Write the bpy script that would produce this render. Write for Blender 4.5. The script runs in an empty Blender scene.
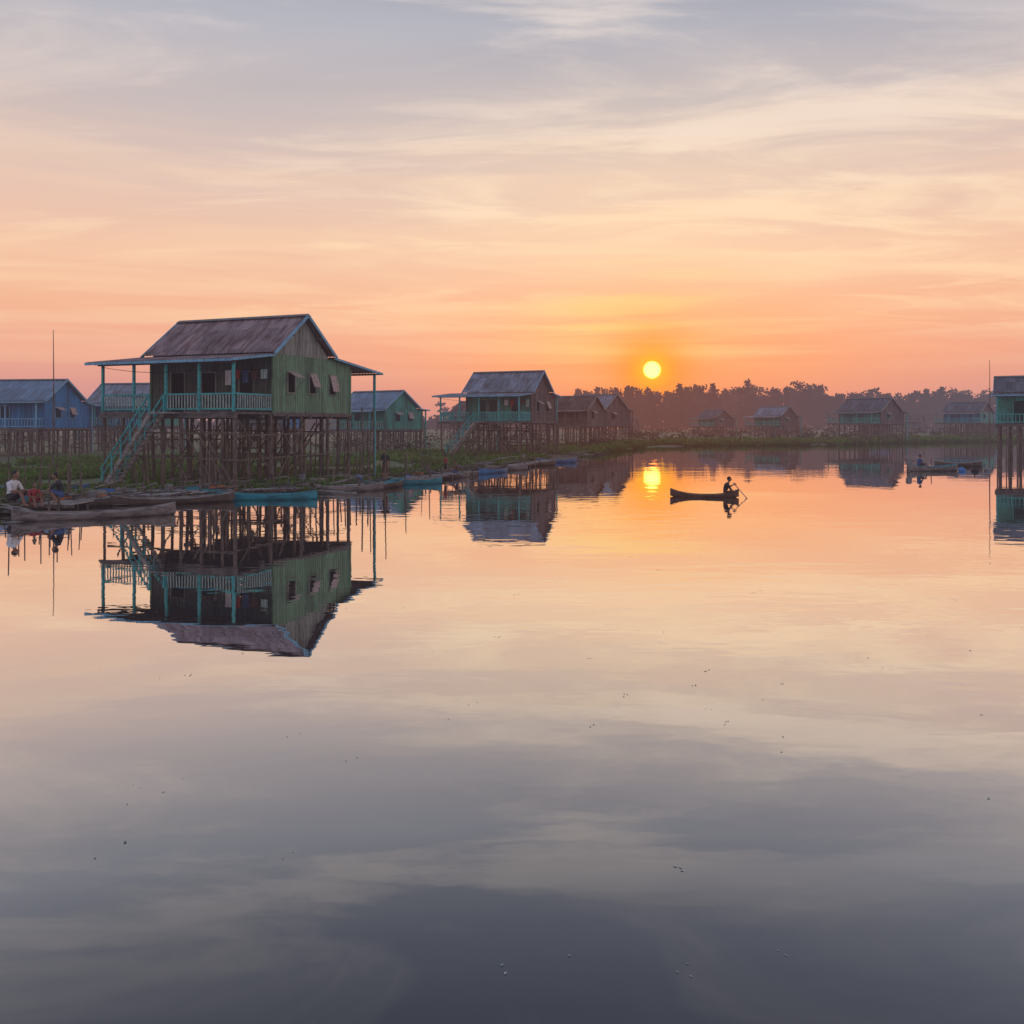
import bpy, math, random
from mathutils import Vector, Matrix, Quaternion, noise as mnoise
random.seed(7)
R = random.Random(11)
scene = bpy.context.scene
scene.view_settings.view_transform = 'Standard'
scene.view_settings.look = 'None'
scene.view_settings.exposure = 0

def lin(r, g, b):
    def f(c):
        c = c / 255.0
        return c / 12.92 if c <= 0.04045 else ((c + 0.055) / 1.055) ** 2.4
    return (f(r), f(g), f(b), 1.0)

# ------------------------------------------------------------ node helper
class S:
    """socket wrapper with arithmetic"""
    def __init__(s, nt, sock): s.nt, s.k = nt, sock
    def m(s, op, o=None, o2=None, clamp=False):
        n = s.nt.nodes.new('ShaderNodeMath'); n.operation = op; n.use_clamp = clamp
        for i, v in enumerate((s, o, o2)):
            if v is None: continue
            if isinstance(v, S): s.nt.links.new(v.k, n.inputs[i])
            else: n.inputs[i].default_value = v
        return S(s.nt, n.outputs[0])
    def __add__(s, o): return s.m('ADD', o)
    def __sub__(s, o): return s.m('SUBTRACT', o)
    def __mul__(s, o): return s.m('MULTIPLY', o)
    def __truediv__(s, o): return s.m('DIVIDE', o)
    def exp(s): return s.m('EXPONENT')
    def smooth(s, a, b):
        n = s.nt.nodes.new('ShaderNodeMapRange'); n.interpolation_type = 'SMOOTHSTEP'
        s.nt.links.new(s.k, n.inputs[0]); n.inputs[1].default_value = a; n.inputs[2].default_value = b
        return S(s.nt, n.outputs[0])
def link(nt, v, inp):
    if isinstance(v, S): nt.links.new(v.k, inp)
    else: inp.default_value = v
def mixc(nt, fac, a, b, mode='MIX'):
    n = nt.nodes.new('ShaderNodeMix'); n.data_type = 'RGBA'; n.blend_type = mode
    n.clamp_factor = True
    link(nt, fac, n.inputs[0]); link(nt, a, n.inputs[6]); link(nt, b, n.inputs[7])
    return S(nt, n.outputs[2])
def ramp(nt, fac, stops, interp='LINEAR'):
    n = nt.nodes.new('ShaderNodeValToRGB'); e = n.color_ramp.elements; n.color_ramp.interpolation = interp
    while len(e) < len(stops): e.new(0.5)
    for i, (p, c) in enumerate(stops):
        e[i].position = p
    for i, (p, c) in enumerate(stops):
        e[i].color = c if len(c) == 4 else (*c, 1)
    link(nt, fac, n.inputs[0]); return S(nt, n.outputs[0])
def noise(nt, vec, scale, detail=3, rough=0.5, dist=0.0):
    n = nt.nodes.new('ShaderNodeTexNoise')
    link(nt, vec, n.inputs['Vector'])
    n.inputs['Scale'].default_value = scale; n.inputs['Detail'].default_value = detail
    n.inputs['Roughness'].default_value = rough; n.inputs['Distortion'].default_value = dist
    return S(nt, n.outputs[0])
def mapping(nt, vec, scale=(1, 1, 1), rot=(0, 0, 0), loc=(0, 0, 0)):
    n = nt.nodes.new('ShaderNodeMapping')
    link(nt, vec, n.inputs[0]); n.inputs[1].default_value = loc; n.inputs[2].default_value = rot; n.inputs[3].default_value = scale
    return S(nt, n.outputs[0])
def sep(nt, vec):
    n = nt.nodes.new('ShaderNodeSeparateXYZ'); link(nt, vec, n.inputs[0])
    return [S(nt, o) for o in n.outputs]
def comb(nt, x, y, z):
    n = nt.nodes.new('ShaderNodeCombineXYZ')
    for i, v in enumerate((x, y, z)): link(nt, v, n.inputs[i])
    return S(nt, n.outputs[0])

SUN_AZ, SUN_EL = math.radians(8.97), math.radians(3.45)
SUN = Vector((math.sin(SUN_AZ) * math.cos(SUN_EL), math.cos(SUN_AZ) * math.cos(SUN_EL), math.sin(SUN_EL)))

# ------------------------------------------------------------ world
w = bpy.data.worlds.new("World"); scene.world = w; w.use_nodes = True
w.cycles.sampling_method = 'MANUAL'; w.cycles.sample_map_resolution = 512
nt = w.node_tree; nt.nodes.clear()
tc = nt.nodes.new('ShaderNodeTexCoord')
D = S(nt, tc.outputs['Generated'])
dx, dy, dz0 = sep(nt, D)
dz = dz0.m('ABSOLUTE')
base = ramp(nt, dz, [
    (0.0, lin(192, 142, 144)), (0.035, lin(216, 153, 145)), (0.075, lin(237, 167, 143)),
    (0.125, lin(244, 184, 151)), (0.185, lin(241, 195, 168)), (0.25, lin(226, 195, 181)),
    (0.33, lin(204, 191, 190)), (0.41, lin(180, 181, 192)), (0.50, lin(140, 144, 161)),
    (0.58, lin(108, 114, 132)), (0.70, lin(140, 148, 172)), (1.0, lin(150, 165, 200))])
# clouds on a flat layer overhead
inv = dz + 0.10
cp = comb(nt, dx / inv, dy / inv, 0.0)
n1 = noise(nt, mapping(nt, cp, (0.75, 2.1, 1), (0, 0, math.radians(-16)), (3.1, 1.7, 0)), 1.15, 6, 0.60, 0.9)
n2 = noise(nt, mapping(nt, cp, (0.35, 0.9, 1), (0, 0, math.radians(-24)), (9.4, 4.2, 2)), 1.0, 3, 0.5, 0.4)
c1 = n1.smooth(0.44, 0.64)
c2 = n2.smooth(0.36, 0.56)
elfade = dz.smooth(0.05, 0.15)
ccol = ramp(nt, dz, [(0.0, lin(248, 190, 155)), (0.12, lin(254, 208, 166)), (0.22, lin(253, 222, 190)),
                     (0.34, lin(238, 220, 209)), (0.45, lin(218, 209, 207)), (0.55, lin(172, 168, 175)), (1.0, lin(170, 175, 195))])
az = dx.m('ARCTAN2', dy)     # 0 ahead
azd = az * (180 / math.pi)
eld = dz.m('ARCSINE') * (180 / math.pi)
rightw = azd.smooth(-36, 8) * 0.45 + 0.55
cm = c1 * (c2 * 0.75 + 0.25) * elfade * rightw
# thin horizontal bars low down
band = noise(nt, comb(nt, azd * 0.035, eld * 0.62, 0.0), 1.0, 3, 0.55, 0.35).smooth(0.42, 0.62)
dn = nt.nodes.new('ShaderNodeVectorMath'); dn.operation = 'DOT_PRODUCT'
nt.links.new(D.k, dn.inputs[0]); dn.inputs[1].default_value = SUN
ang = S(nt, dn.outputs['Value']).m('MINIMUM', 0.9999999).m('ARCCOSINE') * (180 / math.pi)
a0 = math.degrees(SUN_AZ)
def gauss(cx, sx, cy, sy):
    u = (azd - cx) / sx; v = (eld - cy) / sy
    return ((u * u + v * v) * -1.0).exp()
col = mixc(nt, gauss(a0 - 1, 17, 12.5, 7.5) * (cm * 0.6 + 0.30), base, lin(255, 228, 188))
col = mixc(nt, cm * 0.88, col, ccol)
# grey-lilac veil, higher up
dark = (c1 * -1.0 + 1.0) * n2.smooth(0.62, 0.42)
col = mixc(nt, dark * dz.smooth(0.22, 0.46) * 0.30, col, lin(142, 146, 165))
col = mixc(nt, gauss(a0, 15, 3.6, 4.6) * 0.72, col, lin(255, 158, 92))
col = mixc(nt, gauss(a0 - 1, 6.5, 6.4, 2.8) * (band * 0.9 + 0.10), col, lin(255, 208, 112))
col = mixc(nt, gauss(a0, 9, 0.6, 1.7) * 0.6, col, lin(232, 114, 88))
col = mixc(nt, band * dz.smooth(0.03, 0.1) * dz.smooth(0.40, 0.15) * 0.30, col, lin(253, 214, 176))
col = mixc(nt, (ang * ang * (-1 / 6.0)).exp() * 0.88, col, lin(255, 142, 38))
col = mixc(nt, (ang * ang * (-1 / 0.9)).exp() * 0.92, col, lin(255, 196, 60))
disc = ang.smooth(0.60, 0.42)
disc_col = nt.nodes.new('ShaderNodeRGB'); disc_col.outputs[0].default_value = (11.0, 2.9, 0.46, 1)
col = mixc(nt, disc, col, S(nt, disc_col.outputs[0]))
# away from the sunset the sky is cooler
back = dy.smooth(0.25, -0.6)
col = mixc(nt, back, col, mixc(nt, 1.0, col, (0.84, 1.04, 1.28, 1), 'MULTIPLY'))
bg = nt.nodes.new('ShaderNodeBackground'); nt.links.new(col.k, bg.inputs[0]); bg.inputs[1].default_value = 1.0
sky = nt.nodes.new('ShaderNodeTexSky'); sky.sky_type = 'NISHITA'; sky.sun_disc = False
sky.sun_elevation = SUN_EL; sky.sun_rotation = SUN_AZ; sky.air_density = 1.5; sky.dust_density = 3
bg2 = nt.nodes.new('ShaderNodeBackground'); nt.links.new(sky.outputs[0], bg2.inputs[0]); bg2.inputs[1].default_value = 0.004
ad = nt.nodes.new('ShaderNodeAddShader'); nt.links.new(bg.outputs[0], ad.inputs[0]); nt.links.new(bg2.outputs[0], ad.inputs[1])
wo = nt.nodes.new('ShaderNodeOutputWorld'); nt.links.new(ad.outputs[0], wo.inputs[0])

sl = bpy.data.lights.new('sun', 'SUN'); sl.energy = 1.5; sl.angle = math.radians(0.6); sl.color = (1, 0.50, 0.24)
sl.cycles.use_multiple_importance_sampling = False
so = bpy.data.objects.new('sun', sl); scene.collection.objects.link(so)
so.rotation_euler = (-SUN).to_track_quat('-Z', 'Y').to_euler()

# ------------------------------------------------------------ camera
cam = bpy.data.cameras.new('camera'); co = bpy.data.objects.new('camera', cam); scene.collection.objects.link(co)
CAMH = 3.15; F = 887.0
co.location = (0, 0, CAMH); co.rotation_euler = (math.radians(90), 0, 0)
cam.sensor_width = 36; cam.lens = 36 * F / 1024; cam.shift_y = -88 / 1024
cam.clip_end = 20000; cam.clip_start = 0.1
scene.camera = co

# ------------------------------------------------------------ materials
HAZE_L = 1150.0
def finish(m, nt, shader, haze=True):  # haze is a glowing tint blended into surfaces by distance, no volume
    out = nt.nodes.new('ShaderNodeOutputMaterial')
    m.cycles.emission_sampling = 'NONE'
    if not haze:
        nt.links.new(shader, out.inputs[0]); return m
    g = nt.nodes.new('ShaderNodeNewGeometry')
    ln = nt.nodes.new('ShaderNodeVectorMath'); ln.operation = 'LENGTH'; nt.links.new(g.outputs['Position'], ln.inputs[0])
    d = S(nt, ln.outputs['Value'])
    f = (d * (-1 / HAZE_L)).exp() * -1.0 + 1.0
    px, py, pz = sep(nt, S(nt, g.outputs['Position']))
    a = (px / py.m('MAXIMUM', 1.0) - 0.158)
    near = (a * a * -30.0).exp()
    hc = mixc(nt, near, (0.36, 0.27, 0.33, 1), (0.58, 0.25, 0.22, 1))  # painted haze tint, warmer toward the sun's bearing
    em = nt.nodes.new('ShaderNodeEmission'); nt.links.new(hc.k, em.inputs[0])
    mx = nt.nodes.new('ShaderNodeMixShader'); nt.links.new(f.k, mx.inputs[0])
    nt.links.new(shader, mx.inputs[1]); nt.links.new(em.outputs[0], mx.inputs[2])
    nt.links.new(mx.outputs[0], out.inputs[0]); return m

def newmat(name):
    m = bpy.data.materials.new(name); m.use_nodes = True; m.node_tree.nodes.clear(); return m, m.node_tree

def surf(name, c, c2=None, stretch=(1, 1, 1), scale=2.0, rough=0.8, metal=0.0, cell=None, bump=0.02, dirt=0.35, thr=(0.4, 0.65), streak=0.0):
    m, nt = newmat(name)
    t = nt.nodes.new('ShaderNodeTexCoord'); O = S(nt, t.outputs['Object'])
    if c2 is None: c2 = tuple(x * 0.6 for x in c[:3]) + (1,)
    n = noise(nt, mapping(nt, O, stretch), scale, 3, 0.65)
    col = mixc(nt, n.smooth(*thr), c, c2)
    if cell:
        x, y, z = sep(nt, O)
        q = comb(nt, (x / cell[0]).m('FLOOR'), (y / cell[1]).m('FLOOR'), (z / cell[2]).m('FLOOR'))
        wn = nt.nodes.new('ShaderNodeTexWhiteNoise'); wn.noise_dimensions = '3D'; nt.links.new(q.k, wn.inputs[0])
        v = S(nt, wn.outputs[0]) * 0.6 + 0.68
        vc = nt.nodes.new('ShaderNodeCombineColor')
        for i in range(3): nt.links.new(v.k, vc.inputs[i])
        col = mixc(nt, 1.0, col, S(nt, vc.outputs[0]), 'MULTIPLY')
    if dirt > 0:
        big = noise(nt, O, 1.1, 4, 0.7)
        col = mixc(nt, big.smooth(0.43, 0.70) * dirt, col, (0.04, 0.03, 0.024, 1))
    if streak > 0:   # rust and damp running down the cladding
        sn = noise(nt, mapping(nt, O, (7, 7, 0.5)), 1.0, 3, 0.6)
        col = mixc(nt, sn.smooth(0.5, 0.68) * streak, col, (0.06, 0.036, 0.025, 1))
    b = nt.nodes.new('ShaderNodeBsdfPrincipled'); nt.links.new(col.k, b.inputs['Base Color'])
    b.inputs['Roughness'].default_value = rough; b.inputs['Metallic'].default_value = metal
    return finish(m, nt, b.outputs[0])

M = {}
M['roof_rust'] = surf('corrugated_iron_rust', (0.33, 0.225, 0.225, 1), (0.16, 0.075, 0.062, 1), (3.0, 0.5, 0.5), 1.6, 0.55, 0.1, (0.86, 1.5, 50), dirt=0.4)
M['roof_grey'] = surf('corrugated_iron_grey', (0.23, 0.27, 0.33, 1), (0.15, 0.13, 0.14, 1), (3.0, 0.5, 0.5), 1.3, 0.5, 0.1, (0.86, 1.5, 50), dirt=0.3)
M['roof_dark'] = surf('dark_sheet_roof', (0.12, 0.12, 0.15, 1), (0.08, 0.065, 0.07, 1), (3.0, 0.5, 0.5), 1.3, 0.6, 0.1, (0.86, 1.5, 50), dirt=0.3)
M['roof_blue'] = surf('corrugated_iron_blue', (0.15, 0.26, 0.38, 1), (0.14, 0.18, 0.24, 1), (3.0, 0.5, 0.5), 1.3, 0.5, 0.1, (0.86, 1.5, 50), dirt=0.25)
M['roof_brown'] = surf('thatch_brown', (0.15, 0.10, 0.085, 1), (0.07, 0.05, 0.04, 1), (3.0, 0.6, 0.6), 1.6, 0.9, 0.0, (0.86, 1.5, 50))
M['wall_green'] = surf('painted_wall_green', (0.16, 0.29, 0.175, 1), (0.11, 0.19, 0.115, 1), (4, 4, 0.4), 1.5, 0.7, 0, (0.9, 0.9, 50), dirt=0.32, streak=0.45)
M['wall_greygreen'] = surf('weathered_wall', (0.11, 0.14, 0.125, 1), (0.07, 0.075, 0.07, 1), (5, 5, 0.5), 1.6, 0.8, 0, (0.3, 0.3, 50), dirt=0.5, streak=0.4)
M['wall_gable'] = surf('gable_planks', (0.29, 0.30, 0.265, 1), (0.18, 0.17, 0.15, 1), (5, 5, 0.5), 1.6, 0.8, 0, (0.25, 0.25, 50), dirt=0.25, streak=0.4)
M['wall_wood'] = surf('brown_planks', (0.18, 0.13, 0.13, 1), (0.08, 0.06, 0.058, 1), (5, 5, 0.5), 1.6, 0.85, 0, (0.25, 0.25, 50), dirt=0.4, streak=0.4)
M['wall_blue'] = surf('blue_painted_wall', (0.025, 0.21, 0.50, 1), (0.025, 0.14, 0.33, 1), (4, 4, 0.5), 1.6, 0.7, 0, (0.4, 0.4, 50), dirt=0.25, streak=0.25)
M['wall_teal'] = surf('teal_painted_wall', (0.045, 0.32, 0.27, 1), (0.035, 0.19, 0.165, 1), (4, 4, 0.5), 1.6, 0.7, 0, (0.4, 0.4, 50), dirt=0.33, streak=0.35)
M['trim_teal'] = surf('teal_paint', (0.045, 0.42, 0.43, 1), (0.035, 0.25, 0.26, 1), (2, 2, 2), 3, 0.6, dirt=0.2)
M['trim_blue'] = surf('light_blue_paint', (0.20, 0.47, 0.66, 1), (0.13, 0.30, 0.43, 1), (2, 2, 2), 3, 0.6, dirt=0.2)
M['pale'] = surf('pale_paint', (0.42, 0.50, 0.47, 1), (0.20, 0.34, 0.32, 1), (2, 2, 2), 3, 0.7, dirt=0.22)
M['shutter'] = surf('shutter_board', (0.46, 0.34, 0.31, 1), (0.3, 0.22, 0.2, 1), (2, 2, 2), 3, 0.7, dirt=0.2)
M['stilt'] = surf('stilt_wood', (0.20, 0.145, 0.12, 1), (0.085, 0.062, 0.053, 1), (3, 3, 0.6), 3, 0.9, dirt=0.35)
M['wood'] = surf('old_timber', (0.17, 0.138, 0.125, 1), (0.08, 0.065, 0.06, 1), (1, 4, 4), 2, 0.85, dirt=0.33)
M['wood_light'] = surf('grey_plank', (0.36, 0.33, 0.31, 1), (0.19, 0.17, 0.16, 1), (1, 4, 4), 2, 0.85, dirt=0.28)
M['boat_teal'] = surf('boat_teal_paint', (0.03, 0.30, 0.37, 1), (0.02, 0.19, 0.25, 1), (1, 3, 3), 2, 0.5, dirt=0.3)
M['boat_blue'] = surf('boat_blue_paint', (0.05, 0.20, 0.42, 1), (0.03, 0.13, 0.27, 1), (1, 3, 3), 2, 0.5, dirt=0.3)
M['boat_wood'] = surf('boat_wood', (0.13, 0.085, 0.065, 1), (0.07, 0.045, 0.035, 1), (1, 4, 4), 2, 0.6, dirt=0.3)
M['boat_grey'] = surf('boat_grey_wood', (0.28, 0.235, 0.215, 1), (0.14, 0.11, 0.10, 1), (1, 4, 4), 2, 0.7, dirt=0.3)
M['dark'] = surf('dark_interior', (0.02, 0.018, 0.018, 1), rough=0.9)
M['net'] = surf('fishing_net_cord', (0.06, 0.13, 0.12, 1), (0.03, 0.05, 0.05, 1), rough=0.9)
M['plastic_blue'] = surf('blue_plastic', (0.03, 0.18, 0.48, 1), rough=0.4, dirt=0.2)
M['plastic_orange'] = surf('orange_plastic', (0.5, 0.16, 0.06, 1), rough=0.5, dirt=0.2)
M['metal'] = surf('grey_metal', (0.2, 0.2, 0.21, 1), rough=0.5, metal=0.3)
M['skin'] = surf('skin', (0.30, 0.16, 0.105, 1), (0.24, 0.12, 0.08, 1), dirt=0.0, rough=0.6)
M['hair'] = surf('black_hair', (0.012, 0.010, 0.010, 1), dirt=0, rough=0.6)
M['cl_white'] = surf('white_shirt', (0.75, 0.74, 0.75, 1), (0.62, 0.60, 0.62, 1), dirt=0.0)
M['cl_red'] = surf('red_shorts', (0.46, 0.06, 0.06, 1), dirt=0.1)
M['cl_dark'] = surf('dark_cloth', (0.03, 0.03, 0.04, 1), dirt=0.1)
M['cl_blue'] = surf('blue_cloth', (0.06, 0.11, 0.26, 1), dirt=0.1)
M['cl_brown'] = surf('brown_cloth', (0.14, 0.07, 0.05, 1), dirt=0.1)
def leafmat(name, c, c2, rs=0.5):
    m, nt = newmat(name)
    g = nt.nodes.new('ShaderNodeNewGeometry'); P = S(nt, g.outputs['Position'])
    n = noise(nt, P, 0.35, 3, 0.6).smooth(0.35, 0.65)
    col = mixc(nt, n, c, c2)
    rnd = S(nt, g.outputs['Random Per Island'])
    col = mixc(nt, rnd * rs, col, (0.02, 0.025, 0.012, 1))
    b = nt.nodes.new('ShaderNodeBsdfDiffuse'); nt.links.new(col.k, b.inputs[0])
    tr = nt.nodes.new('ShaderNodeBsdfTranslucent'); nt.links.new(col.k, tr.inputs[0])
    mx = nt.nodes.new('ShaderNodeMixShader'); mx.inputs[0].default_value = 0.25
    nt.links.new(b.outputs[0], mx.inputs[1]); nt.links.new(tr.outputs[0], mx.inputs[2])
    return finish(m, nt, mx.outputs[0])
M['hyacinth'] = leafmat('hyacinth_leaf', (0.13, 0.26, 0.05, 1), (0.17, 0.19, 0.06, 1), 0.35)
M['foliage'] = leafmat('tree_foliage', (0.035, 0.046, 0.025, 1), (0.045, 0.042, 0.028, 1))
M['shrub'] = leafmat('shrub_leaf', (0.06, 0.085, 0.03, 1), (0.065, 0.055, 0.035, 1))

# ground
m, nt = newmat('mud_and_weed')
g = nt.nodes.new('ShaderNodeNewGeometry'); P = S(nt, g.outputs['Position'])
n = noise(nt, P, 0.22, 4, 0.65).smooth(0.36, 0.52); n3 = noise(nt, P, 2.5, 4, 0.7)
col = mixc(nt, n, (0.12, 0.088, 0.068, 1), (0.085, 0.135, 0.035, 1))
col = mixc(nt, n3.smooth(0.42, 0.7) * 0.6, col, (0.04, 0.034, 0.025, 1))
b = nt.nodes.new('ShaderNodeBsdfPrincipled'); nt.links.new(col.k, b.inputs['Base Color']); b.inputs['Roughness'].default_value = 0.75
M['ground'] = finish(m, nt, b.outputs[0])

# water
m, nt = newmat('lake_water')
g = nt.nodes.new('ShaderNodeNewGeometry'); P = S(nt, g.outputs['Position'])
w1 = noise(nt, mapping(nt, P, (0.5, 1.0, 1)), 1.1, 2, 0.5, 0.3)
w2 = noise(nt, mapping(nt, P, (0.5, 1.0, 1), (0, 0, 0.4)), 0.22, 1, 0.5, 0.2)
patch = noise(nt, mapping(nt, P, (0.4, 1.0, 1)), 0.05, 2, 0.5).smooth(0.40, 0.64) * 0.8 + 0.2
w3 = noise(nt, mapping(nt, P, (0.6, 1.0, 1)), 4.5, 1, 0.5)
hh = w1 * patch * 0.009 + w2 * 0.011 + w3 * patch * 0.0012
bp = nt.nodes.new('ShaderNodeBump'); bp.inputs['Strength'].default_value = 1.0; bp.inputs['Distance'].default_value = 1.0
nt.links.new(hh.k, bp.inputs['Height'])
lw = nt.nodes.new('ShaderNodeLayerWeight'); lw.inputs[0].default_value = 0.5; nt.links.new(bp.outputs[0], lw.inputs['Normal'])
def gr(v): return (v, v, v, 1)
fr = ramp(nt, S(nt, lw.outputs['Facing']), [(0, gr(0.04)), (0.45, gr(0.18)), (0.53, gr(0.27)), (0.61, gr(0.41)), (0.70, gr(0.67)), (0.80, gr(0.86)), (0.93, gr(0.95)), (1.0, gr(0.97))])
gl = nt.nodes.new('ShaderNodeBsdfGlossy'); gl.inputs['Roughness'].default_value = 0.0; gl.inputs[0].default_value = (0.97, 0.97, 0.96, 1)
nt.links.new(bp.outputs[0], gl.inputs['Normal'])
df = nt.nodes.new('ShaderNodeBsdfDiffuse'); df.inputs[0].default_value = (0.05, 0.054, 0.062, 1)
mx = nt.nodes.new('ShaderNodeMixShader'); nt.links.new(fr.k, mx.inputs[0]); nt.links.new(df.outputs[0], mx.inputs[1]); nt.links.new(gl.outputs[0], mx.inputs[2])
M['water'] = finish(m, nt, mx.outputs[0], haze=False)

# ------------------------------------------------------------ mesh builder
class MB:
    def __init__(s): s.v, s.f = [], []
    def quad(s, a, b, c, d):
        n = len(s.v); s.v += [tuple(a), tuple(b), tuple(c), tuple(d)]; s.f.append((n, n + 1, n + 2, n + 3))
    def box(s, lo, hi):
        x0, y0, z0 = lo; x1, y1, z1 = hi; n = len(s.v)
        s.v += [(x0, y0, z0), (x1, y0, z0), (x1, y1, z0), (x0, y1, z0), (x0, y0, z1), (x1, y0, z1), (x1, y1, z1), (x0, y1, z1)]
        s.f += [tuple(n + i for i in q) for q in ((0, 3, 2, 1), (4, 5, 6, 7), (0, 1, 5, 4), (1, 2, 6, 5), (2, 3, 7, 6), (3, 0, 4, 7))]
    def beam(s, p0, p1, w, h=None, up=(0, 0, 1)):
        h = h or w; p0, p1 = Vector(p0), Vector(p1); d = (p1 - p0).normalized(); u = Vector(up)
        if abs(d.dot(u)) > 0.98: u = Vector((0, 1, 0))
        sx = d.cross(u).normalized() * w / 2; sy = sx.cross(d).normalized() * h / 2; n = len(s.v)
        for p in (p0, p1):
            for a, b in ((-1, -1), (1, -1), (1, 1), (-1, 1)): s.v.append(tuple(p + sx * a + sy * b))
        s.f += [tuple(n + i for i in q) for q in ((0, 1, 2, 3), (7, 6, 5, 4), (0, 4, 5, 1), (1, 5, 6, 2), (2, 6, 7, 3), (3, 7, 4, 0))]
    def cyl(s, p0, p1, r0, r1=None, seg=8):
        r1 = r0 if r1 is None else r1; p0, p1 = Vector(p0), Vector(p1); d = (p1 - p0).normalized()
        u = Vector((1, 0, 0)) if abs(d.z) > 0.9 else Vector((0, 0, 1)); a = d.cross(u).normalized(); b = d.cross(a); n = len(s.v)
        for p, r in ((p0, r0), (p1, r1)):
            for i in range(seg):
                t = 2 * math.pi * i / seg; s.v.append(tuple(p + a * math.cos(t) * r + b * math.sin(t) * r))
        for i in range(seg):
            j = (i + 1) % seg; s.f.append((n + i, n + j, n + seg + j, n + seg + i))
        s.f.append(tuple(n + i for i in reversed(range(seg)))); s.f.append(tuple(n + seg + i for i in range(seg)))
    def corr(s, p0, p1, q0, q1, pitch=0.2, amp=0.02):
        """corrugated sheet: p0->p1 lower edge, q0->q1 upper edge"""
        p0, p1, q0, q1 = map(Vector, (p0, p1, q0, q1)); L = (p1 - p0).length
        nrm = (p1 - p0).cross(q0 - p0).normalized(); k = max(2, int(L / pitch * 4)); n = len(s.v)
        for i in range(k + 1):
            t = i / k; o = nrm * amp * (math.sin(t * L / pitch * 2 * math.pi))
            s.v.append(tuple(p0.lerp(p1, t) + o)); s.v.append(tuple(q0.lerp(q1, t) + o))
        for i in range(k): a = n + 2 * i; s.f.append((a, a + 2, a + 3, a + 1))
    def wall(s, a, b, z0, ztop, openings=(), pitch=0.2, amp=0.015, step=None):
        """vertical clad wall from a to b (xy), ztop function of distance, openings (s0,s1,zb,zt)"""
        a, b = Vector((a[0], a[1], 0)), Vector((b[0], b[1], 0)); L = (b - a).length; d = (b - a) / L; nrm = Vector((d.y, -d.x, 0))
        k = max(2, int(L / (step or pitch / 4))); ss = [L * i / k for i in range(k + 1)]
        for o in openings: ss += [o[0], o[1]]
        ss = sorted(set(round(x, 4) for x in ss))
        def P(t, z): return tuple(a + d * t + nrm * amp * math.sin(t / pitch * 2 * math.pi) + Vector((0, 0, z)))
        for i in range(len(ss) - 1):
            s0, s1 = ss[i], ss[i + 1]; mid = (s0 + s1) / 2; segs = [(z0, None)]
            for o in openings:
                if o[0] <= mid <= o[1]: segs = [(z0, o[2]), (o[3], None)]
            for lo, hi in segs:
                h0, h1 = (hi, hi) if hi is not None else (ztop(s0), ztop(s1))
                if min(h0, h1) - lo < 0.01 and max(h0, h1) - lo < 0.02: continue
                s.quad(P(s0, lo), P(s1, lo), P(s1, h1), P(s0, h0))
    def obj(s, name, mat, parent=None, smooth=False):
        if not s.v: return None
        me = bpy.data.meshes.new(name); me.from_pydata(s.v, [], s.f); me.update()
        if mat: me.materials.append(mat)
        if smooth: me.polygons.foreach_set('use_smooth', [True] * len(me.polygons))
        o = bpy.data.objects.new(name, me); scene.collection.objects.link(o)
        if parent: o.parent = parent
        return o
def empty(name, loc, yaw=0):
    e = bpy.data.objects.new(name, None); e.empty_display_size = 0.3; scene.collection.objects.link(e)
    e.location = loc; e.rotation_euler = (0, 0, yaw); return e

# ------------------------------------------------------------ shoreline, ground, water
SH = [(-2.2, 18), (-1.2, 24), (-0.62, 29.5), (-0.577, 31), (-0.52, 33), (-0.39, 36.5), (-0.315, 38.6), (-0.216, 41), (-0.155, 45), (-0.092, 51.5),
      (-0.036, 61), (0.02, 71), (0.077, 84), (0.116, 101), (0.144, 118), (0.212, 128), (0.36, 133), (0.43, 146), (0.53, 158), (0.7, 165), (2.2, 120)]
def shore(k):
    if k <= SH[0][0]: return SH[0][1]
    for (a, da), (b, db) in zip(SH, SH[1:]):
        if k <= b:
            t = (k - a) / (b - a); return da + (db - da) * t
    return SH[-1][1]
def gh(x, y):
    k = x / max(y, 1); t = y - shore(k) + 2.2 * mnoise.noise(Vector((x * 0.3, y * 0.3, 0))) * min(1, y / 60) + 0.6 * mnoise.noise(Vector((x * 1.1, y * 1.1, 4)))
    s = max(0, min(1, (t + 1.5) / 3.0)); s = s * s * (3 - 2 * s)
    h = -0.6 + s * 0.70
    if t > 0: h += 0.17 * mnoise.fractal(Vector((x * 0.22, y * 0.22, 7)), 1.0, 2.0, 4) * min(1, t / 3)
    if t > 30: h += min(0.5, (t - 30) * 0.01)
    return h
ys = []; y = 14.0
while y < 260: ys.append(y); y *= 1.0085
while y < 9000: ys.append(y); y *= 1.12
ks = [-2.2 + 4.4 * i / 520 for i in range(521)]
mb = MB()
for y in ys:
    for k in ks: mb.v.append((k * y, y, gh(k * y, y)))
nk = len(ks)
for j in range(len(ys) - 1):
    for i in range(nk - 1):
        a = j * nk + i; mb.f.append((a, a + 1, a + nk + 1, a + nk))
mb.obj('ground', M['ground'], smooth=True)
mb = MB(); mb.quad((-9000, -400, 0), (9000, -400, 0), (9000, 9000, 0), (-9000, 9000, 0)); mb.obj('lake_water', M['water'])

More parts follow.
